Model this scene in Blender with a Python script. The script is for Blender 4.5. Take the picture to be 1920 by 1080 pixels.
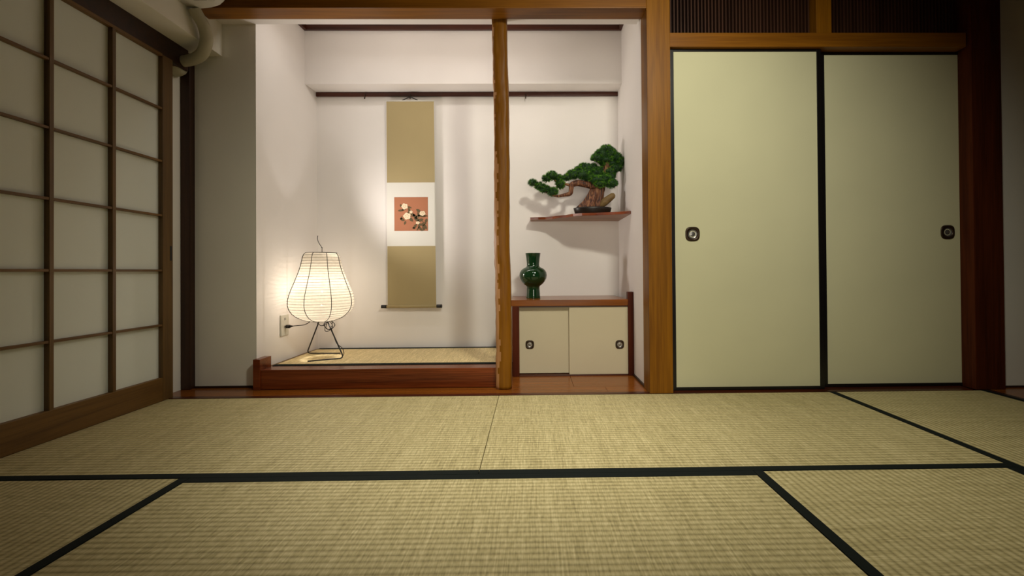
import bpy, bmesh, math, random
from mathutils import Vector, Matrix, noise

# ------------------------------------------------------------------ clear
for o in list(bpy.data.objects):
    bpy.data.objects.remove(o, do_unlink=True)
SC = bpy.context.scene
COL = SC.collection
random.seed(7)

# ------------------------------------------------------------------ camera
YAW, PITCH, ROLL, CAM_H = .0131, .0072, -.0072, .6765
c, s = math.cos, math.sin
r0 = Vector((c(YAW), -s(YAW), 0)); f0 = Vector((s(YAW), c(YAW), 0)); z0 = Vector((0, 0, 1))
FW = f0 * c(PITCH) + z0 * s(PITCH); u0 = -f0 * s(PITCH) + z0 * c(PITCH)
RT = c(ROLL) * r0 + s(ROLL) * u0; UP = -s(ROLL) * r0 + c(ROLL) * u0
cd = bpy.data.cameras.new('camera')
cam = bpy.data.objects.new('camera', cd); COL.objects.link(cam)
cam.matrix_world = Matrix(((RT.x, UP.x, -FW.x, 0), (RT.y, UP.y, -FW.y, 0), (RT.z, UP.z, -FW.z, CAM_H), (0, 0, 0, 1)))
cd.sensor_width = 36; cd.lens = 15.583; cd.shift_x = -.02495; cd.shift_y = -.02003
cd.clip_start = .02
SC.camera = cam

# ------------------------------------------------------------------ world, lights, exposure
w = bpy.data.worlds.new('world'); SC.world = w; w.use_nodes = True
w.node_tree.nodes['Background'].inputs[0].default_value = (.05, .06, .08, 1)
w.node_tree.nodes['Background'].inputs[1].default_value = .3

def light(name, kind, loc, power, col, rot=(0, 0, 0), **kw):
    d = bpy.data.lights.new(name, kind); d.energy = power; d.color = col
    for k, v in kw.items(): setattr(d, k, v)
    o = bpy.data.objects.new(name, d); o.location = loc; o.rotation_euler = rot; COL.objects.link(o); return o
def aim(p, q): return (Vector(q) - Vector(p)).to_track_quat('-Z', 'Y').to_euler()
_p = (.70, .75, 2.40)
ROOM_LIGHT = light('ceiling_spot', 'SPOT', _p, 150, (1, .96, .80), aim(_p, (.52, 2.6, .7)), spot_size=math.radians(118), spot_blend=1.0, shadow_soft_size=.12)
_p = (-.05, 1.0, 2.40)
FLOOR_FILL = light('floor_fill_spot', 'SPOT', _p, 125, (1, .95, .84), aim(_p, (-.22, 2.05, 0)), spot_size=math.radians(60), spot_blend=1.0, shadow_soft_size=.12)  # extra unseen spot, added to brighten the middle of the mats
# soft fill added behind the camera, standing in for an adjoining room
_p = (.45, -1.4, 1.0)
REAR_FILL = light('rear_fill_light', 'AREA', _p, 3.6, (1, .92, .76), aim(_p, (.35, 3.0, 1.2)), shape='RECTANGLE', size=1.0, size_y=1.2, spread=math.radians(64))
# unseen fill lights added to brighten the alcove, tucked behind the beam
_p = (-.62, 2.69, 2.29)
ALCOVE_FILL_STRIP = light('alcove_fill_strip', 'AREA', _p, 4.5, (1, .93, .86), aim(_p, (-.62, 2.35, 0)), shape='RECTANGLE', size=1.5, size_y=.08)
_p = (-.75, 2.78, 2.38)
ALCOVE_FILL_SPOT = light('alcove_fill_spot', 'SPOT', _p, 5, (1, .91, .80), aim(_p, (.6, 2.85, .9)), spot_size=math.radians(100), spot_blend=1, shadow_soft_size=.08)
# the bulb in the paper lamp; added fill above it lifts the walls
LAMP_C = (-1.376, 2.92)
LAMP_LIGHT = light('lamp_bulb_light', 'POINT', (LAMP_C[0], LAMP_C[1], .55), 8.0, (1, .93, .87), shadow_soft_size=.012)
_p = (LAMP_C[0], LAMP_C[1] - .02, .87)
LAMP_FILL = light('lamp_fill_spot', 'SPOT', _p, 32, (1, .92, .86), aim(_p, (.30, 2.62, 1.95)), spot_size=math.radians(150), spot_blend=1, shadow_soft_size=.06)
SC.view_settings.view_transform = 'Standard'
SC.view_settings.look = 'None'
SC.view_settings.exposure = 0
SC.view_settings.gamma = 1
SC.view_settings.use_curve_mapping = False

# ------------------------------------------------------------------ materials
def lin(r, g, b):
    f = lambda v: (v / 255 / 12.92) if v / 255 <= .04045 else ((v / 255 + .055) / 1.055) ** 2.4
    return (f(r), f(g), f(b), 1)

def mat(name):
    m = bpy.data.materials.new(name); m.use_nodes = True
    nt = m.node_tree; b = nt.nodes['Principled BSDF']
    return m, nt, b

def node(nt, t, **kw):
    n = nt.nodes.new(t)
    for k, v in kw.items(): setattr(n, k, v)
    return n

def coords(nt, scale=(1, 1, 1)):
    tc = node(nt, 'ShaderNodeTexCoord'); mp = node(nt, 'ShaderNodeMapping')
    mp.inputs['Scale'].default_value = scale
    nt.links.new(tc.outputs['Object'], mp.inputs['Vector'])
    return mp.outputs['Vector']

def ramp(nt, fac, stops):
    r = node(nt, 'ShaderNodeValToRGB'); e = r.color_ramp.elements
    e[0].position, e[0].color = stops[0]; e[1].position, e[1].color = stops[-1]
    for p, cc in stops[1:-1]:
        q = e.new(p); q.color = cc
    nt.links.new(fac, r.inputs['Fac']); return r.outputs['Color']

def bump(nt, b, h, strength, dist):
    n = node(nt, 'ShaderNodeBump'); n.inputs['Strength'].default_value = strength; n.inputs['Distance'].default_value = dist
    nt.links.new(h, n.inputs['Height']); nt.links.new(n.outputs['Normal'], b.inputs['Normal'])

def plain(name, col, rough=.5, metal=0, spec=.5):
    m, nt, b = mat(name)
    b.inputs['Base Color'].default_value = col; b.inputs['Roughness'].default_value = rough
    b.inputs['Metallic'].default_value = metal; b.inputs['Specular IOR Level'].default_value = spec
    return m

def wood(name, dark, light_, axis='X', rough=.35, grain=1.0, spec=.4):
    m, nt, b = mat(name)
    sc = [26, 26, 26]; sc['XYZ'.index(axis)] = 1.3
    v = coords(nt, [q * grain for q in sc])
    n1 = node(nt, 'ShaderNodeTexNoise'); n1.inputs['Scale'].default_value = 1; n1.inputs['Detail'].default_value = 6
    n1.inputs['Distortion'].default_value = .6
    nt.links.new(v, n1.inputs['Vector'])
    sc2 = [170, 170, 170]; sc2['XYZ'.index(axis)] = 5
    n2 = node(nt, 'ShaderNodeTexNoise'); n2.inputs['Scale'].default_value = 1; n2.inputs['Detail'].default_value = 3
    nt.links.new(coords(nt, sc2), n2.inputs['Vector'])
    mx = node(nt, 'ShaderNodeMath', operation='MULTIPLY_ADD'); mx.inputs[1].default_value = .35
    nt.links.new(n2.outputs['Fac'], mx.inputs[0]); 
    m2 = node(nt, 'ShaderNodeMath', operation='MULTIPLY'); m2.inputs[1].default_value = .7
    nt.links.new(n1.outputs['Fac'], m2.inputs[0]); nt.links.new(m2.outputs[0], mx.inputs[2])
    colr = ramp(nt, mx.outputs[0], [(.36, dark), (.66, light_)])
    nt.links.new(colr, b.inputs['Base Color'])
    b.inputs['Roughness'].default_value = rough; b.inputs['Specular IOR Level'].default_value = spec
    bump(nt, b, n2.outputs['Fac'], .12, .001)
    return m

def plaster(name, col, rough=.85, amp=.15, scale=260):
    m, nt, b = mat(name)
    n1 = node(nt, 'ShaderNodeTexNoise'); n1.inputs['Scale'].default_value = scale; n1.inputs['Detail'].default_value = 3
    nt.links.new(coords(nt), n1.inputs['Vector'])
    n2 = node(nt, 'ShaderNodeTexNoise'); n2.inputs['Scale'].default_value = 2.5
    nt.links.new(coords(nt), n2.inputs['Vector'])
    d = tuple(x * .95 for x in col[:3]) + (1,)
    nt.links.new(ramp(nt, n2.outputs['Fac'], [(.3, d), (.7, col)]), b.inputs['Base Color'])
    b.inputs['Roughness'].default_value = rough; b.inputs['Specular IOR Level'].default_value = .2
    bump(nt, b, n1.outputs['Fac'], amp, .002)
    return m

def tatami(name, along='X', g=(1, 1, 1)):
    """ribs run parallel to the mat's long side (along); rush stems run across them"""
    m, nt, b = mat(name)
    A = 0 if along == 'X' else 1; B = 1 - A
    sepv = node(nt, 'ShaderNodeSeparateXYZ'); tc = node(nt, 'ShaderNodeTexCoord')
    nt.links.new(tc.outputs['Object'], sepv.inputs[0])
    def sine(out, period):
        a = node(nt, 'ShaderNodeMath', operation='MULTIPLY'); a.inputs[1].default_value = 2 * math.pi / period
        q = node(nt, 'ShaderNodeMath', operation='SINE'); nt.links.new(out, a.inputs[0]); nt.links.new(a.outputs[0], q.inputs[0])
        return q.outputs[0]
    absr = node(nt, 'ShaderNodeMath', operation='ABSOLUTE')
    half = sine(sepv.outputs[B], .0440); nt.links.new(half, absr.inputs[0])
    # streaks of single rush stems, running across the ribs
    sc1 = [0, 0, 1]; sc1[A] = 210; sc1[B] = 9
    n1 = node(nt, 'ShaderNodeTexNoise'); n1.inputs['Scale'].default_value = 1; n1.inputs['Detail'].default_value = 2
    nt.links.new(coords(nt, sc1), n1.inputs['Vector'])
    sc2 = [0, 0, 1]; sc2[A] = 34; sc2[B] = 1.2
    n2 = node(nt, 'ShaderNodeTexNoise'); n2.inputs['Scale'].default_value = 1; n2.inputs['Detail'].default_value = 4
    nt.links.new(coords(nt, sc2), n2.inputs['Vector'])
    # little knots where each rib pinches the stems
    sc3 = [0, 0, 1]; sc3[A] = 120; sc3[B] = 46
    n3 = node(nt, 'ShaderNodeTexNoise'); n3.inputs['Scale'].default_value = 1; n3.inputs['Detail'].default_value = 1
    nt.links.new(coords(nt, sc3), n3.inputs['Vector'])
    def madd(x, k, y):
        q = node(nt, 'ShaderNodeMath', operation='MULTIPLY_ADD'); q.inputs[1].default_value = k
        nt.links.new(x, q.inputs[0])
        if isinstance(y, (int, float)): q.inputs[2].default_value = y
        else: nt.links.new(y, q.inputs[2])
        return q.outputs[0]
    f = madd(n1.outputs['Fac'], .45, 0); f = madd(n2.outputs['Fac'], .22, f); f = madd(n3.outputs['Fac'], .32, f)
    f = madd(absr.outputs[0], .20, f)
    colr = ramp(nt, f, [(q, (r_ * g[0], g_ * g[1], b_ * g[2], 1)) for q, r_, g_, b_ in ((.40, .27, .225, .10), (.64, .52, .445, .22), (.88, .76, .67, .39))])
    nt.links.new(colr, b.inputs['Base Color'])
    h = madd(absr.outputs[0], 1.0, 0); h = madd(n3.outputs['Fac'], .5, h); h = madd(n1.outputs['Fac'], .25, h)
    bump(nt, b, h, .55, .0035)
    b.inputs['Roughness'].default_value = .55; b.inputs['Specular IOR Level'].default_value = .3
    return m

M = {}
M['post'] = wood('timber_orange', (.145, .052, .003, 1), (.27, .108, .005, 1), 'Z', .42, 1.0, .18)
M['beam'] = wood('timber_beam', (.14, .048, .003, 1), (.25, .095, .006, 1), 'X', .40, 1.0, .22)
M['pillar'] = wood('log_pillar', (.13, .045, .003, 1), (.25, .10, .006, 1), 'Z', .42, .6, .15)
M['pillar_pale'] = wood('log_pillar_hewn', (.30, .13, .04, 1), (.46, .24, .10, 1), 'Z', .5, .6)
M['postr'] = wood('timber_wine', (.045, .009, .003, 1), (.10, .022, .006, 1), 'Z', .5, 1.0, .15)
M['slat'] = wood('slat_wood', (.030, .012, .006, 1), (.062, .026, .014, 1), 'Z', .5, 1.0, .2)
M['red'] = wood('timber_red', (.030, .006, .002, 1), (.085, .018, .006, 1), 'X', .28)
M['redv'] = wood('timber_red_upright', (.045, .007, .002, 1), (.10, .018, .004, 1), 'Z', .45, 1.0, .15)
M['kamachi'] = wood('timber_step', (.060, .010, .002, 1), (.24, .050, .010, 1), 'X', .25, .55)
M['dark'] = wood('timber_dark', (.016, .006, .003, 1), (.04, .014, .006, 1), 'X', .45)
M['darkv'] = wood('timber_dark_upright', (.024, .008, .003, 1), (.05, .018, .006, 1), 'Z', .45)
M['floorwood'] = wood('floorboard', (.15, .042, .005, 1), (.26, .080, .010, 1), 'X', .2, .8, .32)
M['shoji'] = wood('shoji_frame', (.075, .038, .009, 1), (.15, .080, .020, 1), 'Z', .5)
M['shojih'] = wood('shoji_rail', (.10, .048, .010, 1), (.19, .095, .020, 1), 'Y', .5)
M['wall'] = plaster('plaster_cream', (.86, .82, .79, 1))
M['wallside'] = plaster('plaster_room', (.87, .84, .74, 1))
M['walldim'] = plaster('plaster_brown', (.16, .13, .09, 1))
M['ceiling'] = plaster('ceiling_paper', (.80, .77, .72, 1))
M['fusuma'] = plaster('door_paper', (.64, .62, .40, 1), .8, .12, 500)
M['cabpaper'] = plaster('cabinet_paper', (.62, .55, .38, 1), .8, .12, 500)
M['shojipaper'] = plaster('shoji_paper', (.76, .80, .72, 1), .9, .1, 300)
M['lacquer'] = plain('black_lacquer', (.006, .005, .005, 1), .3)
M['heri'] = plaster('mat_border_cloth', (.004, .008, .007, 1), .8, .3, 900)
M['tx'] = tatami('rush_mat_lengthwise_x', 'X'); M['ty'] = tatami('rush_mat_lengthwise_y', 'Y')
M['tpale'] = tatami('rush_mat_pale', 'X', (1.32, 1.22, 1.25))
M['matside'] = plain('mat_side', (.25, .2, .1, 1), .9)
M['white'] = plain('white_plastic', (.62, .60, .52, 1), .4)
M['duct'] = plaster('duct_wrap', (.46, .43, .30, 1), .6, .4, 60)
M['acbox'] = plaster('box_wallpaper', (.86, .83, .72, 1))
M['black'] = plain('black_iron', (.012, .010, .010, 1), .4)
M['bronze'] = plain('bronze', (.040, .022, .010, 1), .4, .5)
M['pewter'] = plain('pewter', (.26, .25, .24, 1), .35, .8)
M['glaze'] = plain('green_glaze', (.006, .034, .010, 1), .07, 0, .6)
M['cloth'] = plaster('scroll_cloth', (.42, .335, .175, 1), .85, .25, 700)
M['whitepaper'] = plaster('scroll_paper', (.74, .72, .66, 1), .8, .05, 400)
M['orange'] = plaster('painting_silk', (.43, .175, .095, 1), .8, .1, 500)
M['petal'] = plain('petal_paint', (.80, .66, .46, 1), .8)
M['petalshade'] = plain('petal_fold_paint', (.62, .42, .26, 1), .8)
M['leaf'] = plain('leaf_paint', (.11, .075, .03, 1), .8)
M['needles'] = plain('pine_needles', (.045, .17, .015, 1), .6)
M['needlecore'] = plain('pine_inner', (.010, .040, .008, 1), .8)  # kept dark to put the shade inside the foliage into the colour
M['ceramic'] = plain('dark_tray', (.012, .008, .006, 1), .35)

def bark():
    m, nt, b = mat('bonsai_bark')
    n = node(nt, 'ShaderNodeTexNoise'); n.inputs['Scale'].default_value = 1; n.inputs['Detail'].default_value = 5
    nt.links.new(coords(nt, (90, 90, 14)), n.inputs['Vector'])
    nt.links.new(ramp(nt, n.outputs['Fac'], [(.38, (.03, .007, .003, 1)), (.52, (.15, .050, .020, 1)), (.70, (.36, .18, .08, 1))]), b.inputs['Base Color'])
    b.inputs['Roughness'].default_value = .7
    bump(nt, b, n.outputs['Fac'], .8, .006)
    return m
M['bark'] = bark()
M['deadwood'] = wood('deadwood', (.10, .055, .015, 1), (.22, .14, .05, 1), 'X', .6)
M['shelfwood'] = wood('shelf_slab', (.19, .085, .045, 1), (.36, .19, .11, 1), 'X', .4)

def needle_mat():
    m, nt, b = mat('pine_needle_green')
    n = node(nt, 'ShaderNodeTexNoise'); n.inputs['Scale'].default_value = 45; n.inputs['Detail'].default_value = 2
    nt.links.new(coords(nt), n.inputs['Vector'])
    nt.links.new(ramp(nt, n.outputs['Fac'], [(.40, (.007, .045, .004, 1)), (.52, (.04, .17, .010, 1)), (.66, (.17, .38, .020, 1))]), b.inputs['Base Color'])  # wide tone spread also stands in for shade and light among the needles
    b.inputs['Roughness'].default_value = .55
    return m
M['needles'] = needle_mat()

def shade_paper():
    m = bpy.data.materials.new('lamp_paper'); m.use_nodes = True; nt = m.node_tree
    nt.nodes.clear()
    out = node(nt, 'ShaderNodeOutputMaterial')
    n = node(nt, 'ShaderNodeTexNoise'); n.inputs['Scale'].default_value = 60; n.inputs['Detail'].default_value = 4
    nt.links.new(coords(nt), n.inputs['Vector'])
    colr = ramp(nt, n.outputs['Fac'], [(.3, (.35, .305, .225, 1)), (.7, (.42, .37, .285, 1))])
    tl = node(nt, 'ShaderNodeBsdfTranslucent'); df = node(nt, 'ShaderNodeBsdfDiffuse')
    nt.links.new(colr, tl.inputs['Color']); df.inputs['Color'].default_value = (.55, .5, .4, 1)
    m1 = node(nt, 'ShaderNodeMixShader'); m1.inputs[0].default_value = .25
    nt.links.new(tl.outputs[0], m1.inputs[1]); nt.links.new(df.outputs[0], m1.inputs[2])
    tr = node(nt, 'ShaderNodeBsdfTransparent'); tr.inputs[0].default_value = (1, .97, .92, 1)
    m2 = node(nt, 'ShaderNodeMixShader'); m2.inputs[0].default_value = .17
    nt.links.new(m1.outputs[0], m2.inputs[1]); nt.links.new(tr.outputs[0], m2.inputs[2])
    nt.links.new(m2.outputs[0], out.inputs['Surface'])
    return m
M['paper'] = shade_paper()
M['rib'] = plain('bamboo_rib', (.10, .085, .06, 1), .7)
M['wire'] = plain('frame_wire', (.03, .028, .025, 1), .6)

# ------------------------------------------------------------------ mesh helpers
def bm_box(bm, x0, x1, y0, y1, z0_, z1, bev=0.0):
    vs = [bm.verts.new((x, y, z)) for x in (x0, x1) for y in (y0, y1) for z in (z0_, z1)]
    fs = [(0, 1, 3, 2), (4, 6, 7, 5), (0, 4, 5, 1), (2, 3, 7, 6), (0, 2, 6, 4), (1, 5, 7, 3)]
    faces = [bm.faces.new([vs[i] for i in f]) for f in fs]
    if bev > 0:
        es = {e for f in faces for e in f.edges}
        bmesh.ops.bevel(bm, geom=list(es), offset=bev, segments=2, profile=.6, affect='EDGES')
    return bm

def bm_prism(bm, pts, z0_, z1):
    """polygon in plan (x, y), extruded from z0 to z1"""
    lo = [bm.verts.new((x, y, z0_)) for x, y in pts]; hi = [bm.verts.new((x, y, z1)) for x, y in pts]
    bm.faces.new(lo[::-1]); bm.faces.new(hi)
    n = len(pts)
    for i in range(n): bm.faces.new((lo[i], lo[(i + 1) % n], hi[(i + 1) % n], hi[i]))
    return bm

def smooth_path(pts, sub=6):
    P = [Vector(p) for p in pts]; out = []
    for i in range(len(P) - 1):
        a = P[max(i - 1, 0)]; b = P[i]; c_ = P[i + 1]; d = P[min(i + 2, len(P) - 1)]
        for k in range(sub):
            t = k / sub
            out.append(.5 * ((2 * b) + (c_ - a) * t + (2 * a - 5 * b + 4 * c_ - d) * t * t + (3 * b - a - 3 * c_ + d) * t ** 3))
    out.append(P[-1]); return out

def bm_tube(bm, pts, rad, seg=10, smooth=0, caps=True):
    P = smooth_path(pts, smooth) if smooth else [Vector(p) for p in pts]
    n = len(P); prev = None; rings = []
    R = rad if isinstance(rad, (list, tuple)) else None
    for i, p in enumerate(P):
        t = (P[min(i + 1, n - 1)] - P[max(i - 1, 0)]).normalized()
        if prev is None:
            a = Vector((0, 0, 1)) if abs(t.z) < .9 else Vector((1, 0, 0))
            u = t.cross(a).normalized()
        else:
            u = (prev - t * prev.dot(t)).normalized()
        prev = u; v = t.cross(u)
        if R:
            q = i / (n - 1) * (len(R) - 1); k = min(int(q), len(R) - 2); r = R[k] + (R[k + 1] - R[k]) * (q - k)
        else: r = rad
        rings.append([bm.verts.new(p + (u * math.cos(2 * math.pi * j / seg) + v * math.sin(2 * math.pi * j / seg)) * r) for j in range(seg)])
    for a, b in zip(rings, rings[1:]):
        for j in range(seg): 
            f = bm.faces.new((a[j], a[(j + 1) % seg], b[(j + 1) % seg], b[j])); f.smooth = True
    if caps: bm.faces.new(rings[0][::-1]); bm.faces.new(rings[-1])
    return bm

def bm_lathe(bm, prof, cx, cy, seg=48, caps=True, start=0):
    rings = []
    for r, z in prof:
        rings.append([bm.verts.new((cx + r * math.cos(2 * math.pi * j / seg + start), cy + r * math.sin(2 * math.pi * j / seg + start), z)) for j in range(seg)])
    for a, b in zip(rings, rings[1:]):
        for j in range(seg):
            f = bm.faces.new((a[j], a[(j + 1) % seg], b[(j + 1) % seg], b[j])); f.smooth = True
    if caps: bm.faces.new(rings[0][::-1]); bm.faces.new(rings[-1])
    return bm

def origin_of(o):
    v = Vector((0, 0, 0))
    while o is not None: v += Vector(o['_loc']); o = o.parent
    return v

def obj(name, bm, m, parent=None, label=None, recalc=True, loc=None):
    """link ONE mesh object; bm holds world coordinates; parent may be a thing or a part"""
    if recalc: bmesh.ops.recalc_face_normals(bm, faces=bm.faces[:])
    base = origin_of(parent) if parent is not None else Vector((0, 0, 0))
    L = Vector(loc) if loc is not None else Vector((0, 0, 0))
    bmesh.ops.translate(bm, verts=bm.verts[:], vec=-(base + L))
    me = bpy.data.meshes.new(name); bm.to_mesh(me); bm.free()
    for mm in (m if isinstance(m, (list, tuple)) else [m]): me.materials.append(mm)
    o = bpy.data.objects.new(name, me); COL.objects.link(o)
    o.location = L; o['_loc'] = tuple(L)
    if parent is not None: o.parent = parent
    if label: o['label'] = label
    return o

def thing(name, label, cat, loc=(0, 0, 0), group=None, kind=None):
    o = bpy.data.objects.new(name, None); COL.objects.link(o); o.location = loc; o['_loc'] = tuple(loc)
    o.empty_display_size = .05
    o['label'] = label; o['category'] = cat
    if group: o['group'] = group
    if kind: o['kind'] = kind
    return o

def tag(o, label, cat, group=None):
    o['label'] = label; o['category'] = cat
    if group: o['group'] = group
    return o

def struct(name, bm, m, label, cat='wall', parent=None):
    o = obj(name, bm, m, parent); o['kind'] = 'structure'; o['label'] = label; o['category'] = cat
    return o

def box(*a): return bm_box(bmesh.new(), *a)

# ------------------------------------------------------------------ room shell
CZ = 2.45
struct('floor', box(-2.12, 3.5, -1.6, 3.42, -.14, -.056), M['dark'], 'bare subfloor under the rush mats', 'floor')
struct('ceiling', box(-2.12, 3.5, -1.6, 2.53, CZ, CZ + .06), M['beam'], 'wooden board ceiling of the room', 'ceiling')
struct('ceiling_alcove', box(-1.75, .75, 2.53, 3.42, 2.42, 2.48), M['ceiling'], 'pale ceiling inside the display alcove', 'ceiling')
struct('wall_front', box(-2.12, 3.5, -1.66, -1.6, -.1, CZ), M['walldim'], 'plain wall on the near side of the room', 'wall')
struct('wall_right', box(3.42, 3.5, -1.6, 2.6, -.1, CZ), M['walldim'], 'plain wall on the far right side of the room', 'wall')
b = bmesh.new()
bm_box(b, -2.12, -2.04, -1.6, 2.70, 1.958, CZ)
bm_box(b, -2.12, -2.04, 2.45, 2.70, -.1, 1.958)
bm_box(b, -2.12, -2.04, -1.6, -1.5, -.1, 1.958)
struct('wall_left', b, M['wallside'], 'cream wall above and beyond the paper screen door', 'wall')
# narrow wall left of the alcove
struct('wall_back_left', box(-2.04, -1.627, 2.64, 2.72, 0, CZ), M['wallside'], 'narrow dim cream wall between the corner post and the alcove', 'wall')
# alcove walls
struct('wall_alcove_left', bm_prism(bmesh.new(), [(-1.74, 2.72), (-1.627, 2.72), (-1.627, 2.64), (-1.586, 3.302), (-1.74, 3.302)], 0, 2.42),
       M['wall'], 'bright cream side wall of the alcove behind the paper lamp', 'wall')
struct('wall_alcove_back', box(-1.74, .75, 3.302, 3.38, 0, 2.42), M['wall'], 'cream back wall of the alcove behind the hanging scroll', 'wall')
struct('wall_alcove_right', box(.652, .73, 2.55, 3.302, 0, 2.42), M['wall'], 'narrow cream side wall of the alcove right of the shelf', 'wall')
struct('wall_bulkhead', box(-1.60, .652, 3.147, 3.302, 2.009, 2.42), M['wall'], 'boxed out cream bulkhead across the top of the alcove', 'wall')
struct('wall_lintel', box(-2.04, .64, 2.53, 2.64, 2.15, CZ), M['wall'], 'plaster strip over the alcove opening', 'wall')
struct('wall_over_beam', box(-1.82, .64, 2.45, 2.53, 2.25, CZ), M['wallside'], 'plaster strip above the alcove beam', 'wall')
struct('wall_closet', box(.73, 2.70, 2.60, 2.66, -.05, CZ), M['darkv'], 'dark back of the closet behind the sliding doors', 'wall')
struct('wall_back_right', box(2.60, 3.42, 2.47, 2.55, 0, CZ), M['wallside'], 'dim cream wall strip at the far right edge', 'wall')
struct('wall_box', box(-2.04, -1.823, -1.6, 2.64, 1.958, CZ), M['acbox'], 'long cream boxed beam running above the paper screen door', 'wall')

# timbers of the room
def timber(i, args, m, label, bev=.003):
    o = obj('trim_%d' % i, box(*args, bev), M[m]); o['kind'] = 'structure'; o['label'] = label; o['category'] = 'trim'; return o
timber(1, (.641, .770, 2.42, 2.55, 0, CZ), 'post', 'thick square orange brown post between alcove and sliding doors')
timber(2, (-1.823, .641, 2.42, 2.53, 2.117, 2.25), 'beam', 'wide brown beam across the top of the alcove opening')
timber(3, (2.452, 2.62, 2.425, 2.60, 0, CZ), 'postr', 'dark red brown post right of the sliding doors')
timber(4, (.770, 2.44, 2.44, 2.60, 1.913, 1.992), 'beam', 'brown head rail above the two tall sliding doors')
timber(5, (-2.039, -1.985, 2.60, 2.64, 0, 1.958), 'darkv', 'thin dark corner post at the left of the narrow wall', .002)
timber(6, (-2.04, -1.968, -1.5, 2.57, 1.837, 1.958), 'dark', 'dark head rail above the paper screen door')
timber(7, (1.605, 1.690, 2.452, 2.60, 1.990, CZ), 'post', 'short brown upright between the two slatted transoms')
timber(8, (-1.60, .652, 3.125, 3.147, 2.386, 2.42), 'red', 'dark brown ceiling moulding along the alcove bulkhead', .002)
timber(9, (.630, .652, 2.64, 3.125, 2.386, 2.42), 'red', 'short dark ceiling moulding on the right alcove wall', .002)
o = obj('trim_10', bm_prism(bmesh.new(), [(-1.627, 2.64), (-1.605, 2.64), (-1.575, 3.125), (-1.597, 3.125)], 2.386, 2.42), M['red'])
o['kind'] = 'structure'; o['label'] = 'dark ceiling moulding on the left alcove wall'; o['category'] = 'trim'
timber(11, (-1.586, .652, 3.287, 3.302, 1.977, 2.006), 'red', 'thin dark picture rail along the alcove back wall', .002)
timber(12, (-2.04, 2.44, 2.424, 2.46, -.05, .0005), 'red', 'reddish door sill along the back edge of the mats', .001)
timber(13, (-1.985, -1.627, 2.632, 2.64, 0, .012), 'dark', 'thin dark strip at the foot of the narrow wall', .001)
timber(14, (.642, .652, 2.55, 2.86, 0, .012), 'dark', 'thin dark strip at the foot of the right alcove wall', .001)
timber(15, (2.62, 3.42, 2.462, 2.47, 0, .010), 'dark', 'thin dark strip at the foot of the far right wall', .001)
timber(16, (2.503, 2.53, -1.6, 2.423, -.05, .001), 'dark', 'dark wooden edge strip along the right side of the mats', .001)
timber(17, (-2.04, -1.962, -1.5, 2.45, -.05, -.002), 'shojih', 'wooden sill under the paper screen door', .001)
timber(18, (-1.61, -1.570, 2.578, 2.69, 0, .176), 'kamachi', 'short brown end block at the left end of the alcove step', .002)
timber(19, (-1.57, -.205, 2.585, 2.690, 0, .114), 'kamachi', 'glossy dark red step timber along the front of the alcove', .004)
timber(20, (-1.60, -.165, 2.70, 3.30, 0, .062), 'dark', 'wooden platform base of the alcove', .001)
timber(21, (-1.595, -1.566, 2.70, 3.30, .062, .1115), 'shojih', 'thin wood strip left of the alcove mat', .001)
timber(22, (-.205, -.160, 2.635, 2.84, 0, .236), 'redv', 'dark red side board between the alcove platform and the low cabinet', .002)
timber(23, (.770, 2.44, 2.50, 2.60, 1.990, 2.008), 'dark', 'thin rail under the slatted transoms', .001)
timber(24, (.770, 2.44, 2.46, 2.60, -.05, .0025), 'red', 'grooved wooden threshold under the tall sliding doors', .001)
timber(25, (.770, 2.44, 2.452, 2.60, 2.34, CZ), 'beam', 'upper rail over the slatted transoms')

# floorboards
def boards(name, args, label):
    x0, x1, y0, y1 = args
    o = obj(name, box(x0, x1, y0, y1, -.05, 0, .0015), M['floorwood']); tag(o, label, 'floorboard'); return o
boards('floorboard', (-2.04, .42, 2.46, 2.584), 'long glossy brown floorboard in front of the alcove step')
boards('floorboard', (.421, .652, 2.46, 2.584), 'short end of the front floorboard beside the square post')
boards('floorboard', (-2.04, -1.612, 2.585, 2.64), 'dim board strip at the foot of the narrow left wall')
boards('floorboard', (-.16, .24, 2.585, 3.30), 'glossy brown floorboard in front of the left low cabinet door')
boards('floorboard', (.2415, .652, 2.585, 3.30), 'glossy brown floorboard in front of the right low cabinet door')
boards('floorboard', (2.531, 3.42, 1.4, 2.47), 'dark floorboard beyond the mats at the far right')

# ------------------------------------------------------------------ tatami mats
def mat_thing(x0, x1, y0, y1, along, label, borders=2, z1=0.0, th=.055, bw=.032, sides=(1, 1), m=None):
    t = thing('tatami_mat', label, 'tatami mat', ((x0 + x1) / 2, (y0 + y1) / 2, z1 - th), 'rush floor mats' if z1 == 0 else None)
    obj('mat_body', box(x0 + .0012, x1 - .0012, y0 + .0012, y1 - .0012, z1 - th, z1 - .001, .002), M[m or ('tx' if along == 'X' else 'ty')], t)
    for k in (0, 1):
        if not sides[k]: continue
        if along == 'X':
            a = (x0 + .001, x1 - .001) + ((y0 + .0005, y0 + bw) if k == 0 else (y1 - bw, y1 - .0005))
        else:
            a = ((x0 + .0005, x0 + bw) if k == 0 else (x1 - bw, x1 - .0005)) + (y0 + .001, y1 - .001)
        obj('border', box(*a, z1 - .03, z1 + .0008, .0006), M['heri'], t, 'black cloth border')
    return t
XW, XA, XM, XB, XC, XR, YA, YB = -1.965, -1.134, -.183, .738, 1.631, 2.503, 1.4835, 2.393
mat_thing(XW, XM, YA, 2.420, 'X', 'tan rush mat along the back, left of the plain seam', sides=(1, 0))
mat_thing(XM, XC, YA, 2.420, 'X', 'greenish rush mat along the back, right of the plain seam', sides=(1, 0))
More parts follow.
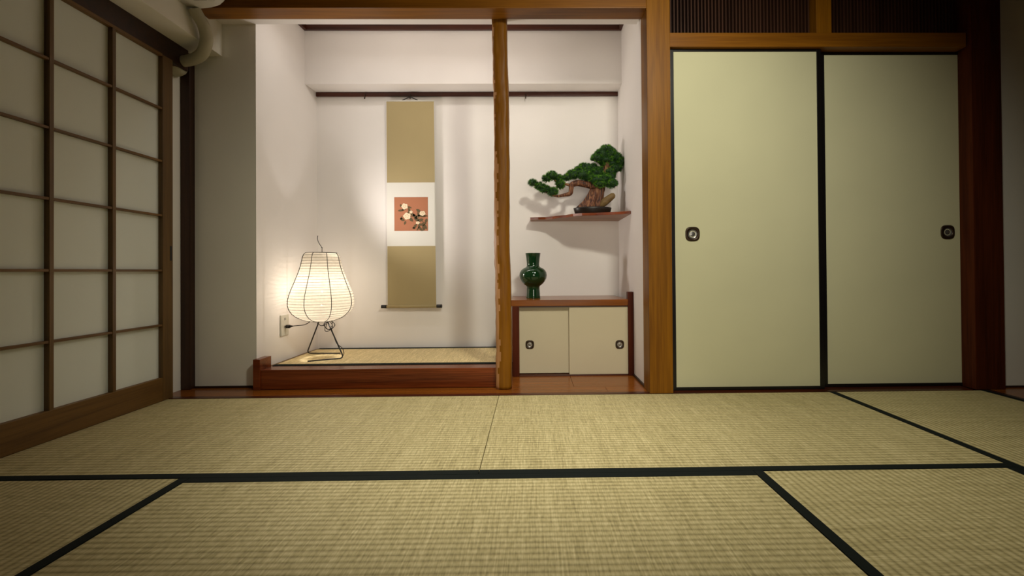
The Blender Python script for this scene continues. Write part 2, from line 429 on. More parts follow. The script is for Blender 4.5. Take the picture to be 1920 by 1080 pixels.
mat_thing(XA, XB, YA - .92, YA, 'X', 'front rush mat lying crosswise between two black side borders')
mat_thing(XW, XA, YA - 1.83, YA, 'Y', 'dim rush mat at the front left corner')
mat_thing(XB, XC, YA - 1.83, YA, 'Y', 'rush mat at the front right, right of the slanting black border')
mat_thing(XC, XR, 2.420 - 1.85, 2.420, 'Y', 'dark rush mat along the right edge in front of the second sliding door')
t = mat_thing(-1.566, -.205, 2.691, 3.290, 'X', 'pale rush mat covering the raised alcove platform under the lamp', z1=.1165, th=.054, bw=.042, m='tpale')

# ------------------------------------------------------------------ sliding doors (fusuma)
def squircle(bm, cx, cz, y, r, seg=32, n=3.2, hole=None, depth=.003):
    """rounded-square plate facing -Y, with optional round hole"""
    def pt(k, rr, nn):
        a = 2 * math.pi * k / seg; ca, sa = math.cos(a), math.sin(a)
        q = (abs(ca) ** nn + abs(sa) ** nn) ** (-1 / nn)
        return cx + rr * q * ca, cz + rr * q * sa
    O = [pt(k, r, n) for k in range(seg)]; I = [pt(k, hole, 2) for k in range(seg)]
    of = [bm.verts.new((x, y - depth, z)) for x, z in O]; ob = [bm.verts.new((x, y + .001, z)) for x, z in O]
    om = [bm.verts.new((cx + (x - cx) * .88, y - depth * 1.7, cz + (z - cz) * .88)) for x, z in O]
    inn = [bm.verts.new((x, y - depth * 1.2, z)) for x, z in I]; ib = [bm.verts.new((x, y + .001, z)) for x, z in I]
    for k in range(seg):
        j = (k + 1) % seg
        for a, b_ in ((ob, of), (of, om), (om, inn), (inn, ib)):
            f = bm.faces.new((a[k], a[j], b_[j], b_[k])); f.smooth = True
    return bm

def dish(bm, cx, cz, y, r, seg=32):
    prof = [(r, -.0015), (r * .93, -.0022), (r * .86, .0), (r * .62, .0008), (r * .5, -.0006), (r * .3, -.0012), (r * .12, -.0022)]
    rings = [[bm.verts.new((cx + q * math.cos(2 * math.pi * k / seg), y + d, cz + q * math.sin(2 * math.pi * k / seg))) for k in range(seg)] for q, d in prof]
    for a, b_ in zip(rings, rings[1:]):
        for k in range(seg):
            f = bm.faces.new((a[k], a[(k + 1) % seg], b_[(k + 1) % seg], b_[k])); f.smooth = True
    bm.faces.new(rings[-1]); return bm

def handle(parent, x, z, y, r):
    h = obj('handle', squircle(bmesh.new(), x, z, y, r, hole=r * .64), M['bronze'], parent, 'dark rounded square finger pull')
    obj('handle_dish', dish(bmesh.new(), x, z, y - .0005, r * .64), M['pewter'], h, 'grey metal dish')
    return h

def sliding_door(i, label, x0, x1, z0_, z1, y, fl, fr, ft, fb, hx, hz, th=.03, paper='fusuma', frame='lacquer', r=.04):
    t = thing('door_%d' % i, label, 'sliding door', ((x0 + x1) / 2, y, z0_), None, 'structure')
    obj('door_panel', box(x0 + fl * .5, x1 - fr * .5, y + .004, y + th - .002, z0_ + fb * .5, z1 - ft * .5, 0), M[paper], t, 'papered panel')
    b = bmesh.new()
    bm_box(b, x0, x0 + fl, y, y + th, z0_, z1, .0015)
    bm_box(b, x1 - fr, x1, y, y + th, z0_, z1, .0015)
    bm_box(b, x0 + fl, x1 - fr, y + .0005, y + th - .0005, z0_, z0_ + fb, .001)
    bm_box(b, x0 + fl, x1 - fr, y + .0005, y + th - .0005, z1 - ft, z1, .001)
    obj('door_frame', b, M[frame], t, 'thin black lacquer edging')
    handle(t, hx, hz, y + .004, r)
    return t
sliding_door(1, 'left tall pale sliding door nearest the square post, brighter and standing in front', .782, 1.634, .003, 1.912, 2.462, .020, .024, .014, .018, .900, .875)
sliding_door(2, 'right tall sliding door, dimmer and set behind the other', 1.62, 2.52, .003, 1.912, 2.500, .058, .028, .014, .018, 2.380, .880)

# ------------------------------------------------------------------ slatted transoms
def transom(x0, x1, label):
    t = thing('transom_lattice', label, 'transom', ((x0 + x1) / 2, 2.53, 2.008), 'slatted transoms above the sliding doors')
    b = bmesh.new(); n = round((x1 - x0) / .0199)
    for k in range(n):
        x = x0 + (k + .5) * (x1 - x0) / n
        bm_box(b, x - .0040, x + .0040, 2.505, 2.535, 2.008, 2.34)
    obj('slats', b, M['slat'], t)
    obj('backing_board', box(x0, x1, 2.55, 2.56, 2.008, 2.34), M['dark'], t)
transom(.772, 1.604, 'left transom of fine upright slats beside the square post')
transom(1.691, 2.439, 'right transom of fine upright slats, almost black, near the dark post')

# ------------------------------------------------------------------ shoji screens
def shoji(i, x, y0, y1, label, thick=.03, pull=True):
    t = thing('door_%d' % i, label, 'paper screen door', (x, (y0 + y1) / 2, 0), None, 'structure')
    st = .066
    b = bmesh.new()
    bm_box(b, x - thick, x, y0, y0 + st, 0, 1.845, .002); bm_box(b, x - thick, x, y1 - st, y1, 0, 1.845, .002)
    obj('stile', b, M['shoji'], t)
    b = bmesh.new(); bm_box(b, x - thick + .001, x - .001, y0 + st, y1 - st, 0, .122, .002)
    obj('bottom_rail', b, M['shojih'], t)
    b = bmesh.new(); bm_box(b, x - thick + .001, x - .001, y0 + st, y1 - st, 1.836, 1.850, .001)
    obj('top_rail', b, M['shojih'], t)
    cols = 3; w_ = (y1 - y0 - 2 * st) / cols
    for k in range(1, cols):
        yy = y0 + st + w_ * k
        obj('muntin', box(x - .024, x - .001, yy - .0085, yy + .0085, .122, 1.836, .001), M['shoji'], t)
    for z in (.4005, .692, .985, 1.275, 1.557):
        obj('muntin', box(x - .022, x - .003, y0 + st, y1 - st, z - .0055, z + .0055, .001), M['shojih'], t)
    obj('paper_panel', box(x - .028, x - .024, y0 + st * .7, y1 - st * .7, .10, 1.842), M['shojipaper'], t, 'translucent grey white paper')
    if pull:
        obj('finger_pull', box(x - .001, x + .0015, y1 - .020, y1 - .008, .745, .825, .001), M['black'], t, 'small black slot pull')
    return t
shoji(3, -1.962, 1.500, 2.450, 'paper screen door with a wooden grid of three columns on the left wall')
shoji(4, -1.998, .600, 1.540, 'second paper screen door further left, running behind the first')
struct('wall_behind_screens', box(-2.12, -2.10, -1.5, 2.45, -.1, 1.958), M['wallside'], 'wall plane behind the paper screens', 'wall')

# ------------------------------------------------------------------ air conditioner and its duct
t = thing('air_conditioner', 'white wall air conditioner whose lower corner shows at the top left edge', 'air conditioner', (-1.70, 1.97, 2.10))
b = bmesh.new()
prof = [(-1.822, 2.092), (-1.76, 2.088), (-1.70, 2.094), (-1.655, 2.108), (-1.630, 2.130), (-1.616, 2.17), (-1.612, 2.30), (-1.63, 2.385), (-1.66, 2.40), (-1.822, 2.40)]
y0_, y1_ = 1.58, 2.392
rings = []
for yy, k in ((y0_, .93), (y0_ + .02, 1), (y1_ - .03, 1), (y1_ - .008, .97), (y1_, .90)):
    rings.append([b.verts.new((-1.822 + (x + 1.822) * k, yy, 2.25 + (z - 2.25) * (1 - (1 - k) * .7))) for x, z in prof])
for A_, B_ in zip(rings, rings[1:]):
    for j in range(len(prof)):
        f = b.faces.new((A_[j], A_[(j + 1) % len(prof)], B_[(j + 1) % len(prof)], B_[j])); f.smooth = True
b.faces.new(rings[0][::-1]); b.faces.new(rings[-1])
obj('casing', b, M['white'], t)
b = bmesh.new(); bm_box(b, -1.735, -1.665, 1.66, 2.30, 2.083, 2.1, .004)
obj('louver_slot', b, M['black'], t, 'dark air outlet slot')
b = bmesh.new(); bm_box(b, -1.672, -1.640, 1.64, 2.32, 2.089, 2.098, .003)
obj('louver', b, M['white'], t)

t = thing('duct_hose', 'fat cream wrapped hose bending down from the air conditioner into the left wall', 'hose', (-1.79, 2.35, 2.0))
hp = [(-1.79, 2.375, 2.086), (-1.78, 2.40, 2.05), (-1.772, 2.42, 2.02), (-1.775, 2.445, 1.97), (-1.795, 2.462, 1.922), (-1.84, 2.49, 1.893), (-1.92, 2.525, 1.883), (-2.03, 2.545, 1.878)]
obj('hose_wrap', bm_tube(bmesh.new(), hp, .030, 20, 6), M['duct'], t)
b = bmesh.new()
P0 = Vector((-2.036, 2.545, 1.860))
prof = [(.058, 0), (.057, .02), (.048, .045), (.032, .056)]
rings = [[b.verts.new((P0.x + d, P0.y + r * math.cos(2 * math.pi * k / 28), P0.z + r * math.sin(2 * math.pi * k / 28))) for k in range(28)] for r, d in prof]
for A_, B_ in zip(rings, rings[1:]):
    for k in range(28):
        f = b.faces.new((A_[k], A_[(k + 1) % 28], B_[(k + 1) % 28], B_[k])); f.smooth = True
b.faces.new(rings[0][::-1]); b.faces.new(rings[-1])
obj('wall_cap', b, M['duct'], t, 'round cap over the wall hole')

# ------------------------------------------------------------------ log pillar
t = thing('alcove_pillar', 'slim wavy natural log pillar dividing the alcove opening', 'pillar', (-.168, 2.575, 0))
b = bmesh.new(); N = 120; SEG = 36; rings = []
for i in range(N + 1):
    z = 2.15 * i / N
    cx = -.1645 - .0095 * z / 2.1 + .0025 * math.sin(z * 5.2); cy = 2.575
    hw = .0462 - .0035 * z / 2.1
    ring = []
    for k in range(SEG):
        a = 2 * math.pi * k / SEG; ca, sa = math.cos(a), math.sin(a)
        q = (abs(ca) ** 3.4 + abs(sa) ** 3.4) ** (-1 / 3.4)
        nz = noise.noise(Vector((ca * 1.3, sa * 1.3, z * 7))) * .0035 + noise.noise(Vector((ca * 4, sa * 4, z * 22))) * .0016
        if ca < -.3: nz += noise.noise(Vector((1, sa * 3, z * 16))) * .004
        r = (hw + nz) * q
        ring.append(b.verts.new((cx + r * ca, cy + r * sa, z)))
    rings.append(ring)
for A_, B_ in zip(rings, rings[1:]):
    for k in range(SEG):
        f = b.faces.new((A_[k], A_[(k + 1) % SEG], B_[(k + 1) % SEG], B_[k])); f.smooth = True
        a = 2 * math.pi * (k + .5) / SEG; z = A_[k].co.z
        edge = noise.noise(Vector((0, 3, z * 14))) * .35 + noise.noise(Vector((5, 3, z * 40))) * .2
        d = abs(((a - math.pi * 1.08 + math.pi) % (2 * math.pi)) - math.pi)
        lim = .85 + edge if z < 1.35 else .45 + edge
        if d < lim: f.material_index = 1
b.faces.new(rings[0][::-1]); b.faces.new(rings[-1])
obj('log', b, [M['pillar'], M['pillar_pale']], t)

# ------------------------------------------------------------------ low cabinet with slab top
t = thing('low_cabinet', 'low alcove cabinet with two small pale sliding doors and brown frame', 'cabinet', (.27, 2.85, 0))
obj('side_panel', box(-.127, -.083, 2.835, 3.30, 0, .449, .002), M['redv'], t, 'dark red left side panel')
obj('side_stile', box(.616, .651, 2.835, 2.885, 0, .536, .002), M['redv'], t, 'dark red right upright rising above the top')
obj('bottom_rail', box(-.083, .616, 2.842, 2.92, 0, .009, .001), M['red'], t)
obj('carcass', box(-.083, .616, 2.905, 3.29, .009, .445), M['dark'], t)
obj('top_rail', box(-.083, .616, 2.846, 2.90, .441, .449, .001), M['red'], t)
d = obj('door', box(-.083, .256, 2.872, 2.890, .014, .443, .0008), M['cabpaper'], t, 'left door panel, set back')
handle(d, -.016, .199, 2.872, .0275)
d = obj('door', box(.238, .616, 2.850, 2.868, .009, .443, .0008), M['cabpaper'], t, 'right door panel, in front')
handle(d, .563, .198, 2.850, .0275)
o = obj('cabinet_top', box(-.140, .6155, 2.835, 3.30, .4495, .489, .003), M['floorwood'], None)
tag(o, 'brown polished slab top of the low cabinet under the green vase', 'slab top')

# ------------------------------------------------------------------ live edge shelf
pts = [(-.005, 3.30), (-.008, 3.19), (.05, 3.175), (.10, 3.168), (.15, 3.14), (.19, 3.095), (.24, 3.06), (.285, 3.00), (.34, 2.965), (.44, 2.95), (.52, 2.925), (.60, 2.895), (.651, 2.885), (.651, 3.30)]
b = bmesh.new()
lo = [b.verts.new((x, y, 1.043)) for x, y in pts]; hi = [b.verts.new((x + (.0 if i in (0, 12, 13) else random.uniform(-.003, .003)), y + (.012 if 0 < i < 12 else 0), 1.062)) for i, (x, y) in enumerate(pts)]
b.faces.new(lo[::-1]); b.faces.new(hi)
low_mid = len(pts)
for i in range(len(pts)):
    j = (i + 1) % len(pts); f = b.faces.new((lo[i], lo[j], hi[j], hi[i]))
    if 0 < i < 12: f.material_index = 1
o = obj('wall_shelf', b, [M['shelfwood'], M['kamachi']]); tag(o, 'brown live-edge corner shelf carrying the bonsai', 'shelf')

# ------------------------------------------------------------------ vase
t_prof = [(.0455, .489), (.046, .492), (.0445, .515), (.0425, .545), (.0415, .566), (.046, .574), (.062, .586), (.076, .603), (.0865, .625), (.090, .645), (.087, .664), (.077, .682), (.062, .694), (.047, .701), (.041, .708), (.0408, .725), (.0445, .765), (.0490, .794), (.0500, .7965), (.0480, .797), (.0440, .770), (.036, .72), (.036, .70)]
o = obj('vase', bm_lathe(bmesh.new(), [(r * 1.05, z) for r, z in t_prof], .009, 3.03, 56), M['glaze']); tag(o, 'glossy dark green ceramic vase with round belly on the low cabinet', 'vase')

# ------------------------------------------------------------------ bonsai
BX, BY, BZ = .43, 3.11, 1.0635
t = thing('bonsai_tree', 'leaning pine bonsai in a dark tray on the wooden shelf', 'bonsai', (BX, BY, BZ))
U = 1 / 265.
def bp(px, py, dy=0): return Vector(((px - 1011) * U * .985 + .0555, 3.12 + dy, 1.033 + (412 - py) * U))
# tray
b = bmesh.new(); seg = 40; rings = []
for r, z in ((.112, BZ), (.122, BZ + .004), (.133, BZ + .044), (.134, BZ + .050), (.128, BZ + .050), (.124, BZ + .042), (.02, BZ + .048)):
    rings.append([b.verts.new((BX + r * math.cos(2 * math.pi * k / seg), BY + .62 * r * math.sin(2 * math.pi * k / seg), z)) for k in range(seg)])
for A_, B_ in zip(rings, rings[1:]):
    for k in range(seg): f = b.faces.new((A_[k], A_[(k + 1) % seg], B_[(k + 1) % seg], B_[k])); f.smooth = True
b.faces.new(rings[0][::-1]); b.faces.new(rings[-1])
obj('tray', b, M['ceramic'], t, 'dark oval tray')
# trunk: fluted, leaning right
b = bmesh.new(); seg = 40; rings = []
tr = [(1108, 393, .090), (1109, 386, .080), (1113, 378, .068), (1117, 368, .057), (1121, 358, .050), (1124, 348, .043), (1130, 335, .034), (1138, 318, .026), (1142, 300, .018), (1141, 288, .010)]
for i, (px, py, r) in enumerate(tr):
    p = bp(px, py); ring = []
    for k in range(seg):
        a = 2 * math.pi * k / seg
        fl = 1 + (.16 * math.sin(a * 7 + i * .35) + .10 * math.sin(a * 11 - i * .5)) * (1 if i < 7 else .4)
        ring.append(b.verts.new((p.x + r * fl * math.cos(a), p.y + .72 * r * fl * math.sin(a), p.z)))
    rings.append(ring)
for A_, B_ in zip(rings, rings[1:]):
    for k in range(seg): f = b.faces.new((A_[k], A_[(k + 1) % seg], B_[(k + 1) % seg], B_[k])); f.smooth = True
b.faces.new(rings[0][::-1]); b.faces.new(rings[-1])
obj('trunk', b, M['bark'], t)
obj('deadwood_stub', bm_tube(bmesh.new(), [bp(1126, 388, -.03), bp(1133, 381, -.04), bp(1141, 375, -.045), bp(1149, 369, -.05), bp(1152, 367, -.05)], [.018, .027, .025, .021, .008], 14, 4), M['deadwood'], t, 'pale broken stub')
br = [([bp(1122, 352), bp(1105, 348, -.02), bp(1085, 345, -.03), bp(1073, 348, -.035), bp(1071, 357, -.035), bp(1069, 364, -.035), bp(1058, 367, -.035), bp(1044, 369, -.035), bp(1030, 364, -.03), bp(1012, 355, -.03), bp(1000, 348, -.03)],
       [.030, .024, .022, .020, .016, .017, .012, .009, .006, .005, .003]),
      ([bp(1073, 350, -.035), bp(1062, 347, -.03), bp(1050, 345, -.03), bp(1036, 336, -.03)], [.012, .009, .007, .004]),
      ([bp(1128, 340), bp(1110, 334, -.02), bp(1090, 330, -.03)], [.016, .011, .006]),
      ([bp(1134, 328), bp(1115, 322, .02), bp(1095, 318, .03)], [.014, .010, .005]),
      ([bp(1138, 318), bp(1150, 312, .0), bp(1162, 303, .0)], [.014, .010, .006]),
      ([bp(1124, 345), bp(1138, 344, -.03), bp(1148, 346, -.04)], [.014, .009, .005])]
for P_, R_ in br: obj('branch', bm_tube(bmesh.new(), P_, R_, 10, 4), M['bark'], t)

def pad(px, py, rx, ry, dy=0.0, dens=1.0):
    p = bp(px, py, dy); RX = rx * U * 1.10; RZ = ry * U * 1.13; RY = min(RX * .9, .06)
    b = bmesh.new()
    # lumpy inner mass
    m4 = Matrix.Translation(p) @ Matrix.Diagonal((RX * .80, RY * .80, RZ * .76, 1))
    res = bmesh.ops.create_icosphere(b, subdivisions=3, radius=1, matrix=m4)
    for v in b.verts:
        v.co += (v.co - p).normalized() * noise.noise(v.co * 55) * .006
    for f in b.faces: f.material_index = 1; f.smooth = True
    n = int(dens * 9000 * (RX * RY + RX * RZ + RY * RZ)) * 3 + 60
    for _ in range(n):
        d = Vector((random.gauss(0, 1), random.gauss(0, 1), random.gauss(.15, 1))).normalized()
        base = Vector((p.x + d.x * RX * .74, p.y + d.y * RY * .74, p.z + d.z * RZ * .70))
        out = (Vector((d.x / RX, d.y / RY, d.z / RZ)).normalized() + Vector((0, 0, .55))).normalized()
        for q in range(7):
            dirn = (out + Vector((random.uniform(-.6, .6), random.uniform(-.6, .6), random.uniform(-.45, .45)))).normalized()
            L = random.uniform(.011, .021); side = dirn.cross(Vector((random.uniform(-1, 1), random.uniform(-1, 1), random.uniform(-1, 1)))).normalized() * .0013
            b.faces.new([b.verts.new(base - side), b.verts.new(base + side), b.verts.new(base + dirn * L)])
    return obj('foliage_pad', b, [M['needles'], M['needlecore']], t, recalc=False)
pads = [(1150, 305, 13, 7, .02), (1140, 309, 12, 6, .02), (1104, 322, 16, 8, .01), (1122, 325, 14, 8, .0), (1145, 331, 13, 8, .01), (1106, 335, 12, 7, -.03), (1064, 334, 8, 6, -.02), (1131, 290, 15, 11, 0), (1146, 287, 14, 12, .01), (1139, 281, 12, 8, -.01), (1158, 296, 11, 10, 0), (1120, 297, 11, 8, -.01), (1137, 300, 17, 7, .01),
        (1166, 304, 9, 9, -.01), (1158, 316, 12, 8, 0), (1146, 322, 14, 8, .01), (1128, 318, 12, 6, .02),
        (1098, 313, 13, 8, .02), (1112, 312, 12, 7, .03), (1086, 321, 12, 9, .01), (1074, 329, 12, 9, -.02), (1094, 330, 14, 8, -.03), (1112, 326, 14, 8, 0),
        (1132, 332, 15, 9, .01), (1119, 340, 14, 8, -.045), (1135, 338, 12, 7, -.04), (1146, 347, 12, 8, -.05), (1125, 347, 12, 6, -.05),
        (1035, 331, 11, 8, -.03), (1025, 336, 8, 6, -.03), (1048, 336, 9, 7, -.02), (1051, 347, 9, 9, -.03),
        (999, 344, 8, 6, -.03), (1012, 350, 10, 7, -.03), (1022, 356, 11, 7, -.03), (1036, 361, 11, 8, -.03)]
for q in pads: pad(*q)

# ------------------------------------------------------------------ hanging scroll
SY = 3.272
t = thing('hanging_scroll', 'tall tan hanging scroll with a small orange flower painting', 'scroll', (-.888, SY, .41))
def sheet(x0, x1, x2, x3, zt, zb, y, th=.0016):
    """x0,x1 top edge, x2,x3 bottom edge"""
    b = bmesh.new(); n = 8; F = []; K = []
    for i in range(n + 1):
        tt = i / n; z = zt + (zb - zt) * tt; a = x0 + (x2 - x0) * tt; c_ = x1 + (x3 - x1) * tt
        F.append([b.verts.new((a + (c_ - a) * k / 6, y - th, z)) for k in range(7)]); K.append([b.verts.new((a + (c_ - a) * k / 6, y, z)) for k in range(7)])
    for G in (F, K):
        for i in range(n):
            for k in range(6): b.faces.new((G[i][k], G[i][k + 1], G[i + 1][k + 1], G[i + 1][k]))
    for i in range(n):
        for k in (0, 6): b.faces.new((F[i][k], F[i + 1][k], K[i + 1][k], K[i][k]))
    for i in (0, n):
        for k in range(6): b.faces.new((F[i][k], F[i][k + 1], K[i][k + 1], K[i][k]))
    return b
XL = lambda z: -1.062 + .002 * (1.94 - z); XRt = lambda z: -.714 + .006 * (1.94 - z)
def seg_(name, zt, zb, m, y, inset=0, label=None, parent=None):
    return obj(name, sheet(XL(zt) + inset, XRt(zt) - inset, XL(zb) + inset, XRt(zb) - inset, zt, zb, y), M[m], parent or t, label)
seg_('backing', 1.936, .424, 'whitepaper', SY + .0015, -.003, 'thin pale edge of the scroll')
seg_('cloth_mount', 1.930, 1.332, 'cloth', SY, 0, 'upper tan cloth')
seg_('cloth_mount', .864, .426, 'cloth', SY, 0, 'lower tan cloth')
pw = seg_('paper_mount', 1.332, .864, 'whitepaper', SY - .0003, .002, 'white paper surround')
px0, px1, pz0, pz1 = -1.0075, -.7620, .9755, 1.2235
pt_ = obj('painting', sheet(px0, px1, px0, px1, pz1, pz0, SY - .0022, .001), M['orange'], t, 'orange painting of pale camellia blossoms')
yy = SY - .0036
def blob(b, cx, cz, r, lobes, amp, y, rot=0, sq=1, seg=30, mi=0):
    vs = [b.verts.new((cx + r * (1 + amp * math.cos(lobes * a + rot)) * math.cos(a), y, cz + sq * r * (1 + amp * math.cos(lobes * a + rot)) * math.sin(a))) for a in [2 * math.pi * k / seg for k in range(seg)]]
    f = b.faces.new(vs); f.material_index = mi
def leafshape(b, cx, cz, L, W, ang, y):
    ca, sa = math.cos(ang), math.sin(ang); P_ = []
    for k in range(9):
        u = k / 8 * 2 - 1; P_.append((u * L / 2, W / 2 * (1 - u * u) ** .8))
    P_ += [(u, -v) for u, v in P_[-2:0:-1]]
    b.faces.new([b.verts.new((cx + u * ca - v * sa, y, cz + u * sa + v * ca)) for u, v in P_])
def PP(u, v): return px0 + (px1 - px0) * u, pz1 - (pz1 - pz0) * v   # fractions across / down the painting
b = bmesh.new()
for (u, v, L, W, a) in [(.20, .39, .055, .016, .1), (.29, .36, .04, .014, .3), (.45, .30, .045, .014, -.3), (.20, .25, .03, .014, 1.9), (.44, .38, .035, .016, -1.2), (.42, .47, .04, .016, 1.1),
                        (.24, .66, .045, .020, -.5), (.50, .66, .05, .022, -.8), (.32, .76, .035, .016, 1.2), (.21, .62, .035, .012, 1.2), (.55, .52, .05, .020, -.5), (.62, .57, .055, .022, -.9),
                        (.70, .56, .05, .016, .5), (.72, .40, .045, .022, -.6), (.82, .56, .07, .018, -.1), (.92, .55, .05, .012, -.2), (.72, .50, .035, .018, -1.1), (.66, .66, .05, .022, -.6), (.78, .68, .055, .024, .3),
                        (.62, .86, .05, .020, .9), (.58, .92, .03, .014, -.3), (.74, .84, .05, .016, 1.3), (.78, .94, .05, .018, -.9), (.86, .80, .055, .022, .4), (.93, .88, .05, .018, -1.1), (.88, .95, .035, .016, .8), (.95, .70, .04, .02, 1.2), (.86, .88, .04, .014, 1.4), (.70, .94, .035, .012, 1.0)]:
    x, z = PP(u, v); leafshape(b, x, z, L * .88, W, a, yy)
for (p_, q_) in [((.42, .30), (.62, .58)), ((.36, .55), (.62, .58)), ((.62, .58), (.96, .80)), ((.85, .50), (.70, .62)), ((.72, .74), (.9, .9))]:
    x0, z0_ = PP(*p_); x1, z1 = PP(*q_); d = Vector((x1 - x0, 0, z1 - z0_)).normalized(); n_ = Vector((-d.z, 0, d.x)) * .0022
    b.faces.new([b.verts.new((x0 + n_.x, yy + .0001, z0_ + n_.z)), b.verts.new((x1 + n_.x, yy + .0001, z1 + n_.z)), b.verts.new((x1 - n_.x, yy + .0001, z1 - n_.z)), b.verts.new((x0 - n_.x, yy + .0001, z0_ - n_.z))])
obj('painted_leaves', b, M['leaf'], pt_, recalc=False)
b = bmesh.new()
for (u, v, r, sq) in [(.31, .27, .0225, .95), (.38, .56, .0265, .92), (.50, .44, .0115, .9), (.84, .48, .0215, .8), (.70, .76, .0145, .7)]:
    x, z = PP(u, v); blob(b, x, z, r, 5, .10, yy - .0004, u * 9, sq)
    for k in range(5):
        a = k * 1.257 + u * 7; blob(b, x + r * .45 * math.cos(a), z + sq * r * .45 * math.sin(a), r * .16, 2, .3, yy - .0007, a, .7, 12, 1)
obj('painted_blossoms', b, [M['petal'], M['petalshade']], pt_, recalc=False)
# rods, cord, roller
obj('top_rod', bm_tube(bmesh.new(), [(-1.064, SY - .001, 1.937), (-.712, SY - .001, 1.937)], .0045, 12), M['whitepaper'], t)
obj('hanging_cord', bm_tube(bmesh.new(), [(-.945, SY - .002, 1.940), (-.925, SY - .003, 1.947), (-.888, SY - .004, 1.962), (-.850, SY - .003, 1.947), (-.831, SY - .002, 1.940)], .0034, 8, 3), M['black'], t, 'dark cord bow')
obj('roller', bm_tube(bmesh.new(), [(-1.066, SY - .004, .421), (-.700, SY - .004, .421)], .011, 18), M['cloth'], t)
for x0, x1 in ((-1.104, -1.066), (-.700, -.661)):
    obj('roller_knob', bm_tube(bmesh.new(), [(x0, SY - .004, .421), (x0 + .003, SY - .004, .421), (x1, SY - .004, .421)], .0125, 18), M['black'], t, 'dark lacquer roller end')

# hooks on the picture rail
def hook(x, label):
    b = bmesh.new(); bm_tube(b, [(x, 3.284, 1.99), (x, 3.279, 1.972), (x, 3.276, 1.958), (x, 3.270, 1.952), (x, 3.266, 1.958)], .0035, 8, 3)
    o = obj('picture_hook', b, M['bronze']); tag(o, label, 'hook', 'picture hooks on the alcove rail')
hook(-1.222, 'small bronze hook on the picture rail left of the scroll')
hook(-.888, 'small bronze hook holding the cord of the scroll')
hook(-.035, 'small bronze hook on the picture rail right of the log pillar')

# ------------------------------------------------------------------ wall outlet
t = thing('wall_outlet', 'cream wall socket plate low on the left alcove wall', 'socket', (-1.609, 2.90, .265))
obj('cover_plate', box(-1.6125, -1.603, 2.857, 2.945, .268, .402, .003), M['white'], t)
for z in (.375, .325): 
    for yq in (2.893, 2.906): obj('socket_slot', box(-1.604, -1.6022, yq, yq + .003, z - .008, z + .008), M['black'], t)

# ------------------------------------------------------------------ paper lamp
LX, LY = LAMP_C; K = 1 / 284.6
t = thing('paper_lamp', 'glowing pear shaped paper lantern lamp on a bent black wire stand', 'lamp', (LX, LY, .1165))
prof_px = [(602, 17), (600, 26), (597, 35), (592, 43.5), (586, 50), (579, 54.5), (571, 56.8), (562, 56.6), (553, 54.8), (544, 51.6), (535, 48), (526, 44.6), (517, 41.2), (508, 38), (499, 35.4), (490, 33.4), (483, 32), (478, 30), (475.5, 27)]
def zz(py): return .358 + (602 - py) * K * 1.0
R_of = []
for py, r in prof_px: R_of.append((zz(py), r * K))
def rad(z):
    for (z1, r1), (z2, r2) in zip(R_of, R_of[1:]):
        if z1 <= z <= z2: return r1 + (r2 - r1) * (z - z1) / (z2 - z1)
    return R_of[0][1] if z < R_of[0][0] else R_of[-1][1]
# ribs spaced evenly along the profile
L_ = [0]
for (z1, r1), (z2, r2) in zip(R_of, R_of[1:]): L_.append(L_[-1] + math.hypot(z2 - z1, r2 - r1))
def along(q):
    q *= L_[-1]
    for i in range(len(L_) - 1):
        if L_[i] <= q <= L_[i + 1] + 1e-9:
            k = (q - L_[i]) / (L_[i + 1] - L_[i]); return R_of[i][0] + (R_of[i + 1][0] - R_of[i][0]) * k, R_of[i][1] + (R_of[i + 1][1] - R_of[i][1]) * k
    return R_of[-1]
NR = 30; prof = []
for i in range(NR * 5 + 1):
    z, r = along(i / (NR * 5)); prof.append((r - .0028 * math.sin(math.pi * (i % 5) / 5), z))
sh = obj('lamp_shade', bm_lathe(bmesh.new(), prof, LX, LY, 72, caps=False), M['paper'], t, 'ribbed cream washi paper shade')
b = bmesh.new()
for i in range(NR + 1):
    z, r = along(i / NR); P_ = [(LX + (r + .0004) * math.cos(2 * math.pi * k / 72), LY + (r + .0004) * math.sin(2 * math.pi * k / 72), z + .0015 * math.sin(2 * math.pi * k / 72 + i)) for k in range(73)]
    bm_tube(b, P_, .0009, 5, 0, False)
obj('shade_rib', b, M['rib'], sh)
for k in range(8):
    a = math.radians(-64.8 + 16) + 2 * math.pi * k / 8
    P_ = []
    for i in range(0, NR * 2 + 1):
        z, r = along(i / (NR * 2)); P_.append((LX + (r + .001) * math.cos(a), LY + (r + .001) * math.sin(a), z))
    obj('frame_wire', bm_tube(bmesh.new(), P_, .0021, 6), M['wire'], sh)
b = bmesh.new(); bm_tube(b, [(LX + .094 * math.cos(2 * math.pi * k / 40), LY + .094 * math.sin(2 * math.pi * k / 40), zz(475.3)) for k in range(41)], .0018, 6)
bm_tube(b, [(LX - .094, LY, zz(475.3)), (LX + .094, LY, zz(475.3))], .0016, 6)
obj('top_ring', b, M['wire'], sh)
obj('top_wire', bm_tube(bmesh.new(), [(LX + .004, LY, .40), (LX + .004, LY, zz(476)), (LX + .002, LY, zz(466)), (LX - .018, LY, zz(456)), (LX - .026, LY, zz(449)), (LX - .024, LY, zz(443))], .0022, 8, 5), M['black'], t, 'wavy black wire tip')
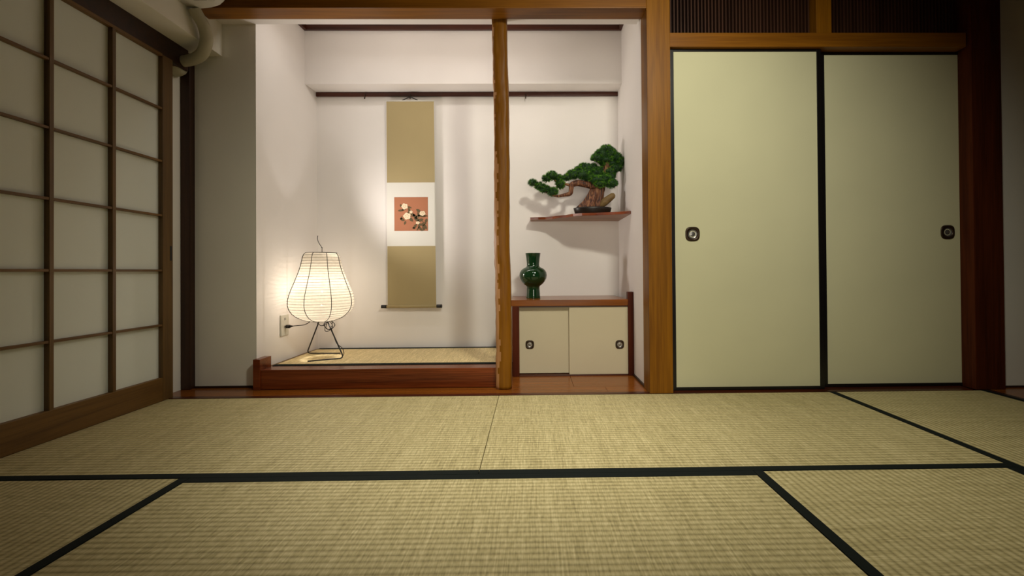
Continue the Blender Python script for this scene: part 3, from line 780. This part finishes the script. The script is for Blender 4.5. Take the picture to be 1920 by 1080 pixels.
# bent wire stand: one rod, two feet
zf = .1175 + .0044
def fillet(pts, r):
    P_ = [Vector(p) for p in pts]; out = [P_[0]]
    for a_, b_, c_ in zip(P_, P_[1:], P_[2:]):
        u = b_ + (a_ - b_).normalized() * r; v = b_ + (c_ - b_).normalized() * r
        for k in range(9): 
            q = k / 8; out.append(u * (1 - q) ** 2 + b_ * 2 * q * (1 - q) + v * q * q)
    out.append(P_[-1]); return out
stand = fillet([(-1.402, 2.786, zf), (-1.216, 2.880, zf), (LX + .024, LY, .385)], .030)
obj('stand_leg', bm_tube(bmesh.new(), stand, .0042, 10), M['black'], t)
stand = fillet([(-1.312, 3.050, zf), (-1.545, 3.062, zf), (LX - .006, LY, .385)], .034)
obj('stand_leg', bm_tube(bmesh.new(), stand, .0042, 10), M['black'], t)
obj('socket_holder', bm_lathe(bmesh.new(), [(.016, .372), (.024, .378), (.024, .43), (.018, .436)], LX, LY, 20), M['black'], t)
obj('bulb', bm_lathe(bmesh.new(), [(.010, .436), (.013, .445), (.014, .455), (.010, .462)], LX, LY, 20), M['pewter'], t, 'metal bulb base')
# cord: plug, run behind the shade, coil under it, tail down the right leg
b = bmesh.new()
bm_tube(b, [(-1.598, 2.905, .325), (-1.575, 2.905, .325)], .011, 12)
bm_tube(b, [(-1.575, 2.905, .325), (-1.555, 2.905, .328)], [.009, .0035], 10)
obj('plug', b, M['black'], t)
b = bmesh.new()
bm_tube(b, [(-1.558, 2.905, .328), (-1.52, 2.907, .331), (-1.485, 2.91, .335), (-1.455, 2.913, .350), (-1.44, 2.915, .372), (-1.41, 2.918, .385), (LX, LY, .378)], .0026, 8, 5)
obj('cord', b, M['black'], t, 'black cord to the wall socket')
b = bmesh.new()
for (ox, oz, rx, rz, dy, rot) in [(.052, .335, .026, .030, -.02, .3), (.060, .330, .030, .026, -.012, .9), (.048, .325, .022, .034, -.016, -.3), (.010, .345, .030, .016, -.01, .1)]:
    P_ = [(LX + ox + rx * math.cos(2 * math.pi * k / 24) * math.cos(rot) - rz * math.sin(2 * math.pi * k / 24) * math.sin(rot), LY + dy + .008 * math.sin(k), oz + rx * math.cos(2 * math.pi * k / 24) * math.sin(rot) + rz * math.sin(2 * math.pi * k / 24) * math.cos(rot)) for k in range(25)]
    bm_tube(b, P_, .0022, 6)
bm_tube(b, [(LX + .07, 2.905, .31), (LX + .085, 2.90, .27), (LX + .11, 2.89, .215), (LX + .148, 2.885, .185), (LX + .158, 2.885, .15), (LX + .150, 2.888, .135)], .0022, 6, 4)
obj('coiled_cord', b, M['black'], t, 'bundled spare cord')

for o in bpy.data.objects:
    if '_loc' in o: del o['_loc']
